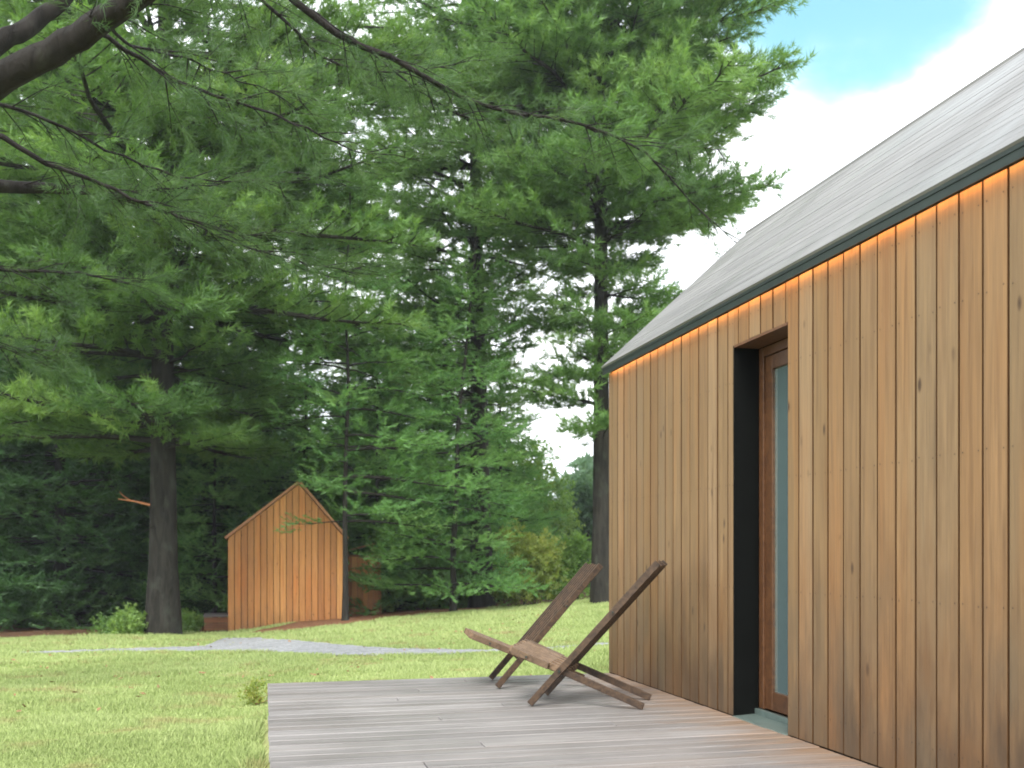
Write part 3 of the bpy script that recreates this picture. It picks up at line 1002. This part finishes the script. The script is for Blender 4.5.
# background rows: three source trees, copied
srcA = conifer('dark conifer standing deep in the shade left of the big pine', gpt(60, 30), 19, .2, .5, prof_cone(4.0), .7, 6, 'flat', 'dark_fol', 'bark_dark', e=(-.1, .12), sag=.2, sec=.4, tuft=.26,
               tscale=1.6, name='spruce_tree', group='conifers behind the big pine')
srcB = conifer('tall pine seen through the gap behind the small cabin', gpt(268, 36), 22, .26, 3.2, prof_white(4.2), 1.0, 5, 'pine', 'pine', e=(.0, .2), sag=.2, sec=.42, tuft=.26,
               tscale=1.5, group='pines behind the small cabin')
srcC = conifer('young green fir filling the gap right of the small cabin', gpt(400, 32), 11, .12, .5, prof_cone(2.7), .55, 5, 'flat', 'hemlock', e=(-.02, .2), sag=.25, sec=.26, tuft=.2,
               tscale=1.25, name='fir_tree', group='young firs between the trunks')
GA = 'conifers behind the big pine'
LA = 'dark conifer in the dense shade behind the big pine'
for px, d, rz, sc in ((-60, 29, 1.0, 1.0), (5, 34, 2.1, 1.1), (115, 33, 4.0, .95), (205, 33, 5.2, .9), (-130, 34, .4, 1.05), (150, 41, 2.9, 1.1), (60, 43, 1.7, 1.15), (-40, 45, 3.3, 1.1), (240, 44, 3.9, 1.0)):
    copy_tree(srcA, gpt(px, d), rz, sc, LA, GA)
for px, d, rz, sc, lab in ((385, 45, 2.6, .9, 'pine with pale crown far behind the young firs'), (105, 40, 3.8, 1.0, 'tall pine whose crown shows above the big left pine'),
                           (-75, 40, .5, 1.1, 'tall pine at the extreme left behind the overhanging limbs')):
    copy_tree(srcB, gpt(px, d), rz, sc, lab, 'pines behind the small cabin')
for px, d, rz, sc, lab in ((378, 30, 1.9, .8, 'young fir right behind the narrow shed'), (432, 33, 3.0, 1.0, 'young fir left of the slim conifer'), (305, 31.5, 4.1, 1.05, 'young fir peeping over the small cabin roof'),
                           (500, 35, 5.0, .82, 'young fir just right of the middle pine trunk'), (470, 37, .8, 1.05, 'young fir behind the middle pine trunk'), (215, 29.5, 2.3, .7, 'young fir behind the low wooden platform')):
    copy_tree(srcC, gpt(px, d), rz, sc, lab, 'young firs between the trunks')


def broadleaf(label, base, H, Rw, mat, name='broadleaf_tree', cat='tree', z0=.15, n=900, tscale=1.0, tr=.07, group=None):
    root = thing(name, label, cat, base, 0, group)
    w = Wood(); lv = Leaves('leaf')
    tp = trunk_pts(H * .8, (0, 0), .08)
    w.tube(tp, tr, tr * .2, 8)
    br = Wood()
    lobes = []
    for i in range(14):
        f = rng.uniform(z0, 1); az = rng.uniform(0, 2 * PI)
        rr = Rw * math.sqrt(max(.05, 1 - (2 * f - .9) ** 2)) * rng.uniform(.3, .85)
        c = np.array([math.cos(az) * rr, math.sin(az) * rr, H * f * .93])
        lobes.append((c, rng.uniform(.28, .5) * Rw))
        o = np.array([0, 0, max(.1, c[2] * .55)])
        br.tube(np.array([o, (o + c) / 2 + rng.normal(0, .05, 3), c]), tr * .4, tr * .08, 4)
    for c, r in lobes:
        m = n // 14
        v = norm(rng.normal(size=(m, 3))); rr = r * rng.random(m) ** .45
        p = c + v * rr[:, None] * [1, 1, .75]
        p[:, 2] = np.maximum(p[:, 2], .05)
        lv.add(p, v + rng.normal(0, .6, (m, 3)) + [0, 0, .2], tscale * rng.uniform(.7, 1.3, m), rng.normal(.5, .15) + rng.normal(0, .1, m))
    w.build('trunk', M['bark'], root); br.build('branchwork', M['bark'], root)
    lv.build('crown' if cat == 'tree' else 'foliage', M[mat], root)
    return root


broadleaf('rounded yellowish bush between the middle pine and the far chair', gpt(524, 30), 2.4, 1.05, 'yellowish', 'bush', 'bush', n=800, tscale=.8, tr=.03)
broadleaf('small bright green shrub at the foot of the tallest pine', gpt(578, 30.5), 1.7, .9, 'decid', 'bush', 'shrub', n=500, tscale=.8, tr=.03)
broadleaf('low green fern clump at the foot of the big left pine', gpt(126, 23.4), .25, .75, 'decid', 'fern', 'fern', n=420, tscale=.6, tr=.015)
broadleaf('low green fern clump between the big pine and the platform', gpt(186, 25.6), .4, .32, 'decid', 'fern', 'fern', n=260, tscale=.6, tr=.015)
broadleaf('leafy sapling with pale leaves in the gap beside the narrow shed', gpt(405, 33.5), 3.4, 1.2, 'decid', n=1000, tscale=.9, tr=.04)
broadleaf('slender sapling with light leaves between the shed and the slim conifer', gpt(424, 30.5), 2.8, .9, 'decid', n=800, tscale=.8, tr=.03)
broadleaf('pale leafy sapling growing just right of the narrow shed', gpt(389, 29.8), 2.3, .8, 'decid', n=700, tscale=.8, tr=.03)
broadleaf('round leafy tree closing the far end of the lawn left of the tallest pine', gpt(588, 46), 4.6, 2.0, 'far_fol', n=1500, tscale=1.1)
broadleaf('leafy tree behind the yellowish bush', gpt(520, 44), 6.6, 2.4, 'decid', n=1500, tscale=1.2)
broadleaf('green leafy bush behind the slim conifer trunk', gpt(440, 31), 2.2, 1.2, 'decid', 'bush', 'bush', n=800, tscale=.8, tr=.03)

# distant woods that read as one mass
lv = Leaves('leaf'); n = 26000
px = rng.uniform(-450, 1350, n); dd = rng.uniform(62, 95, n)
top = np.interp(px, [-450, 250, 420, 500, 545, 585, 640, 1350], [13, 12, 9, 7.0, 4.6, 5.5, 8, 12]) * (1 + .16 * np.sin(px * .055) + .12 * np.sin(px * .13 + 1) + .07 * np.sin(px * .31))
zz = rng.random(n) ** .8 * top
q = FW * dd[:, None] + RT * ((px - 512) / 1000 * dd)[:, None]
gz = ground(q[:, 0], q[:, 1])
q[:, 2] = gz + zz
lv.add(q, rng.normal(0, 1, (n, 3)) + [0, 0, .4], rng.uniform(3.0, 6.0, n), .5 + .25 * np.sin(px * .09) + rng.normal(0, .12, n))
tag(lv.build('far_woods', M['far_fol'], None), kind='stuff')

# ------------------------------------------------------------------ pine overhanging from the left, trunk just out of the frame
tree = thing('pine_tree', 'near white pine whose dark limbs hang into the upper left corner', 'tree', gpt(-260, 7.6))
bx, by, bz = tree.location
BASE = np.array([bx, by, bz])
w = Wood()
tp = np.stack([np.linspace(0, .2, 10), np.linspace(0, -.1, 10), np.linspace(-.3, 14, 10)], -1)
w.tube(tp, .36, .12, 14); w.build('trunk', M['bark'], tree)
limbs = Wood(); lv = Leaves('near')


def spline(ctrl, n=24):
    ctrl = np.asarray(ctrl, float)
    s = np.linspace(0, len(ctrl) - 1, n); out = []
    P = np.vstack([2 * ctrl[0] - ctrl[1], ctrl, 2 * ctrl[-1] - ctrl[-2]])
    for v in s:
        i = min(int(v), len(ctrl) - 2); f = v - i
        p0, p1, p2, p3 = P[i], P[i + 1], P[i + 2], P[i + 3]
        out.append(.5 * (2 * p1 + (p2 - p0) * f + (2 * p0 - 5 * p1 + 4 * p2 - p3) * f ** 2 + (3 * p1 - p0 - 3 * p2 + p3) * f ** 3))
    return np.array(out)


def limb(ctrl, w0, w1, fol=1.0, f0=.1, twig=.6, droop=.25, spacing=.165):
    """ctrl: (px, py, distance) as seen, w0/w1 diameters in metres"""
    pts = spline([at(*c) - BASE for c in ctrl])
    pts[1:-1] += rng.normal(0, .008, (len(pts) - 2, 3))
    limbs.tube(pts, w0 / 2, w1 / 2, 8 if w0 > .08 else 5)
    if fol <= 0: return
    seg = np.linalg.norm(np.diff(pts, axis=0), axis=1).sum()
    m = int(seg * (1 - f0) / spacing * fol)
    tt = np.linspace(0, 1, len(pts))
    tg = norm(np.gradient(pts, axis=0))
    for j in range(m):
        u = f0 + (1 - f0) * (j + rng.random()) / m
        p = np.array([np.interp(u, tt, pts[:, i]) for i in range(3)]); g = norm(np.array([np.interp(u, tt, tg[:, i]) for i in range(3)]))
        s = norm(np.cross(g, [0, 0, 1.0])) * rng.choice([-1, 1])
        L = twig * rng.uniform(.5, 1.3) * (1.15 - .6 * u)
        q = norm(g * rng.uniform(.5, 1.1) + s * rng.uniform(.5, 1.0) + np.array([0, 0, rng.normal(-.05, .22)]))
        tip = p + q * L + np.array([0, 0, -droop * L * rng.random()])
        midp = (p + tip) / 2 + np.array([0, 0, .05 * L])
        limbs.tube(np.array([p, midp, tip]), .0075, .0022, 4)
        k = max(2, int(L / .15))
        f = np.linspace(.35, 1, k)[:, None]
        base = p + (tip - p) * f
        lv.add(base, q + rng.normal(0, .4, (k, 3)) + [0, 0, .05], rng.uniform(.8, 1.25, k), rng.normal(.5, .15) + rng.normal(0, .08, k))
        # side twiglets
        for _ in range(2):
            b = p + (tip - p) * rng.uniform(.3, .8)
            q2 = norm(q + rng.normal(0, .6, 3)); l2 = rng.uniform(.12, .32)
            limbs.tube(np.array([b, b + q2 * l2 * .5, b + q2 * l2]), .004, .0018, 3)
            lv.add((b + q2 * l2 * .7)[None], q2[None], rng.uniform(.8, 1.2), rng.normal(.5, .15))


T0 = (-250, -60, 7.6)
limb([(-250, 190, 7.6), (-80, 135, 7.2), (0, 80, 7.0), (60, 48, 6.9), (105, 18, 6.8), (170, -25, 6.6), (330, -120, 6.4)], .235, .13, .5, .55, .7)
limb([(-250, 130, 7.6), (-60, 75, 8.0), (0, 43, 8.2), (40, 18, 8.4), (90, -20, 8.6), (200, -90, 9)], .20, .10, .4, .5)
limb([(-250, 240, 7.6), (-60, 188, 8.4), (0, 186, 8.8), (60, 189, 9.2), (115, 196, 9.6), (175, 216, 10), (250, 238, 10.4)], .17, .018, 1.0, .35, .7)
limb([(-250, 60, 7.6), (-40, 92, 8.4), (0, 105, 8.6), (60, 126, 8.9), (130, 160, 9.2), (200, 180, 9.5), (285, 182, 9.9)], .05, .010, 1.0, .3, .7)
limb([(-250, 150, 7.6), (-30, 132, 7.8), (40, 160, 8.0), (95, 182, 8.3), (150, 205, 8.5), (215, 228, 8.8), (262, 238, 9)], .06, .010, 1.0, .3, .6)
limb([(60, 48, 6.9), (95, 30, 7.3), (150, 66, 7.6), (205, 92, 8.0), (280, 117, 8.4), (340, 144, 8.7), (380, 158, 9)], .045, .010, 1.1, .2, .6)
limb([(105, 18, 6.8), (130, 45, 7.5), (190, 60, 8.2), (240, 80, 8.8), (300, 100, 9.2)], .03, .008, 1.0, .2, .6)
limb([(-250, -420, 7.6), (60, -190, 8.0), (230, -60, 8.4), (300, 5, 8.6), (345, 38, 8.8), (400, 62, 9), (455, 93, 9.2), (510, 112, 9.4), (575, 122, 9.6), (640, 150, 9.8), (690, 200, 10), (735, 242, 10.2)], .085, .008, .75, .36, .55)
limb([(300, 5, 8.6), (330, 24, 8.8), (375, 55, 9.1), (425, 95, 9.5), (465, 117, 9.8), (510, 120, 10.1)], .032, .008, .8, .15, .5)
limb([(575, 122, 9.6), (610, 136, 9.8), (680, 145, 10.0), (735, 152, 10.2)], .02, .006, .9, .1, .5)
limb([(-250, -300, 7.6), (0, -150, 8.5), (180, -60, 9.2), (275, 12, 9.8), (330, 60, 10.3), (400, 72, 10.7), (470, 60, 11)], .06, .010, .9, .3, .7)
limb([(-250, 300, 7.6), (-80, 262, 8.8), (0, 270, 9.6), (70, 272, 10.2), (140, 286, 10.8)], .07, .012, 1.1, .3, .7)
limb([(115, 196, 9.6), (160, 190, 9.9), (220, 184, 10.2), (290, 172, 10.6)], .03, .008, 1.0, .1, .6)
limb([(175, 216, 10), (230, 240, 10.2), (300, 262, 10.5), (370, 275, 10.8)], .022, .006, 1.3, .1, .7)
limb([(-250, 380, 7.6), (-90, 330, 9.0), (0, 345, 10), (60, 352, 10.6)], .06, .012, 1.0, .4, .7)
limbs.build('branchwork', M['bark_dark'], tree)
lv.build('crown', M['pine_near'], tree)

# little things on the lawn and the trunk
sn_ = thing('dead_branch', 'short orange dead branch sticking out of the big left trunk', 'branch', at(150, 505, 23.2))
w = Wood(); a0 = np.zeros(3); a1 = at(118, 499, 23.0) - at(150, 505, 23.2)
w.tube(np.array([a0, a1 * .5 + [0, 0, .02], a1]), .035, .012, 5); w.build('branch_stem', M['brown_twig'], sn_)
w = Wood(); w.tube(np.array([a1 * .6 + [0, 0, .015], a1 * .85 + [0, 0, .10], a1 * .95 + [0, 0, .18]]), .015, .005, 4); w.build('branch_stub', M['brown_twig'], sn_)
gpw = gpix(256, 705)
weed = thing('weed', 'small brown and green weed growing at the corner edge of the deck', 'weed', gpw)
lv = Leaves('leaf'); m = 26
lv.add(np.stack([rng.normal(0, .05, m), rng.normal(0, .07, m), rng.uniform(.02, .14, m)], -1), rng.normal(0, .6, (m, 3)) + [0, 0, .6], rng.uniform(.22, .32, m), rng.uniform(.2, .9, m))
lv.build('leaf_tuft', M['yellowish'], weed)
w = Wood()
for _ in range(9):
    e = np.array([rng.normal(0, .07), rng.normal(0, .07), rng.uniform(.06, .17)]); w.tube(np.array([[0, 0, 0], e * .5, e]), .003, .0015, 3)
w.build('weed_stem', M['brown_twig'], weed)

# ------------------------------------------------------------------ air
HAZE = .0006
if HAZE:
    t = NT('pale_air')
    v = t.n('ShaderNodeVolumePrincipled'); v.inputs['Density'].default_value = HAZE
    v.inputs['Color'].default_value = (.86, .93, 1.0, 1); v.inputs['Anisotropy'].default_value = .2
    t.t.links.new(v.outputs[0], t.out.inputs['Volume'])
    bm = bmesh.new(); box(bm, -190, 190, -190, 190, -8, 34)
    tag(finish('haze', bm, t.m), kind='stuff')

# ------------------------------------------------------------------ camera
cam = bpy.data.cameras.new('camera'); co = link(bpy.data.objects.new('camera', cam))
co.location = (0, 0, EYE); co.rotation_euler = (PI / 2, 0, -YAW)
cam.sensor_width = 36; cam.lens = 36 * 1000 / 1024; cam.shift_y = (551 - 384) / 1024
cam.clip_end = 2000
cam.dof.use_dof = True; cam.dof.focus_distance = 6.4; cam.dof.aperture_fstop = 3.2
SC.camera = co

# ------------------------------------------------------------------ light
SUN = np.array([-.27, -.66, .72]); SUN = SUN / np.linalg.norm(SUN)
sl = bpy.data.lights.new('sun', 'SUN'); sl.energy = 2.6; sl.angle = rad(22); sl.color = (1, .96, .90)
so = link(bpy.data.objects.new('sun', sl))
so.rotation_euler = Vector(SUN).to_track_quat('Z', 'Y').to_euler()

wd = bpy.data.worlds.new('World'); SC.world = wd; wd.use_nodes = True
nt = wd.node_tree; nt.nodes.clear()
N = nt.nodes.new; Lk = nt.links.new
out = N('ShaderNodeOutputWorld'); bg = N('ShaderNodeBackground'); bg.inputs['Strength'].default_value = .12
sky = N('ShaderNodeTexSky'); sky.sky_type = 'NISHITA'; sky.sun_disc = False
sky.sun_elevation = math.asin(SUN[2]); sky.sun_rotation = math.atan2(SUN[0], SUN[1])
tc = N('ShaderNodeTexCoord')
ns = N('ShaderNodeTexNoise'); ns.inputs['Scale'].default_value = 2.6; ns.inputs['Detail'].default_value = 7; ns.inputs['Roughness'].default_value = .58
mp = N('ShaderNodeMapping'); mp.inputs['Scale'].default_value = (1, 1, 1.8); mp.inputs['Location'].default_value = (.3, .1, .2)
Lk(tc.outputs['Generated'], mp.inputs[0]); Lk(mp.outputs[0], ns.inputs['Vector'])
bd = at(866, -72, 1.0) - np.array([0, 0, EYE]); bd = bd / np.linalg.norm(bd)
dt = N('ShaderNodeVectorMath'); dt.operation = 'DOT_PRODUCT'; dt.inputs[1].default_value = tuple(bd)
Lk(tc.outputs['Generated'], dt.inputs[0])
mr = N('ShaderNodeMapRange'); mr.interpolation_type = 'SMOOTHSTEP'
mr.inputs['From Min'].default_value = .986; mr.inputs['From Max'].default_value = .998
Lk(dt.outputs['Value'], mr.inputs['Value'])
ad = N('ShaderNodeMath'); ad.operation = 'MULTIPLY_ADD'; ad.inputs[1].default_value = .75; Lk(mr.outputs[0], ad.inputs[0])
sb = N('ShaderNodeMath'); sb.operation = 'MULTIPLY_ADD'; sb.inputs[1].default_value = 2.3; sb.inputs[2].default_value = -1.05; Lk(ns.outputs['Fac'], sb.inputs[0])
Lk(sb.outputs[0], ad.inputs[2])
cl = N('ShaderNodeMapRange'); cl.interpolation_type = 'SMOOTHSTEP'; cl.inputs['From Min'].default_value = .30; cl.inputs['From Max'].default_value = 1.15
Lk(ad.outputs[0], cl.inputs['Value'])
tn = N('ShaderNodeMix'); tn.data_type = 'RGBA'; tn.blend_type = 'MULTIPLY'; tn.inputs[0].default_value = 1; tn.inputs[7].default_value = (1.1, 1.5, 1.15, 1)
Lk(sky.outputs[0], tn.inputs[6])
n2 = N('ShaderNodeTexNoise'); n2.inputs['Scale'].default_value = 6; n2.inputs['Detail'].default_value = 6
Lk(mp.outputs[0], n2.inputs['Vector'])
cr = N('ShaderNodeValToRGB'); cr.color_ramp.elements[0].position = .3; cr.color_ramp.elements[0].color = (.78, .82, .86, 1)
cr.color_ramp.elements[1].position = .62; cr.color_ramp.elements[1].color = (1, 1, 1, 1)
Lk(n2.outputs['Fac'], cr.inputs[0])
cm = N('ShaderNodeMix'); cm.data_type = 'RGBA'; cm.blend_type = 'MULTIPLY'; cm.inputs[0].default_value = 1; cm.inputs[7].default_value = (10, 10.2, 10.5, 1)
Lk(cr.outputs[0], cm.inputs[6])
mxw = N('ShaderNodeMix'); mxw.data_type = 'RGBA'
iv = N('ShaderNodeMath'); iv.operation = 'SUBTRACT'; iv.inputs[0].default_value = 1; Lk(cl.outputs[0], iv.inputs[1])
pw = N('ShaderNodeMath'); pw.operation = 'POWER'; pw.inputs[1].default_value = 3.2; Lk(iv.outputs[0], pw.inputs[0])
i2 = N('ShaderNodeMath'); i2.operation = 'SUBTRACT'; i2.inputs[0].default_value = 1; Lk(pw.outputs[0], i2.inputs[1])
Lk(i2.outputs[0], mxw.inputs[0]); Lk(cm.outputs[2], mxw.inputs[6]); Lk(tn.outputs[2], mxw.inputs[7])
Lk(mxw.outputs[2], bg.inputs['Color']); Lk(bg.outputs[0], out.inputs['Surface'])

vs = SC.view_settings
SC.display_settings.display_device = 'sRGB'
vs.view_transform = 'Standard'; vs.look = 'None'; vs.gamma = 1; vs.exposure = 1.2; vs.use_curve_mapping = False
SC.render.engine = 'CYCLES'
cy = SC.cycles
cy.max_bounces = 8; cy.diffuse_bounces = 4; cy.glossy_bounces = 3; cy.transmission_bounces = 5; cy.transparent_max_bounces = 8
cy.use_denoising = True
cy.filter_width = 1.8
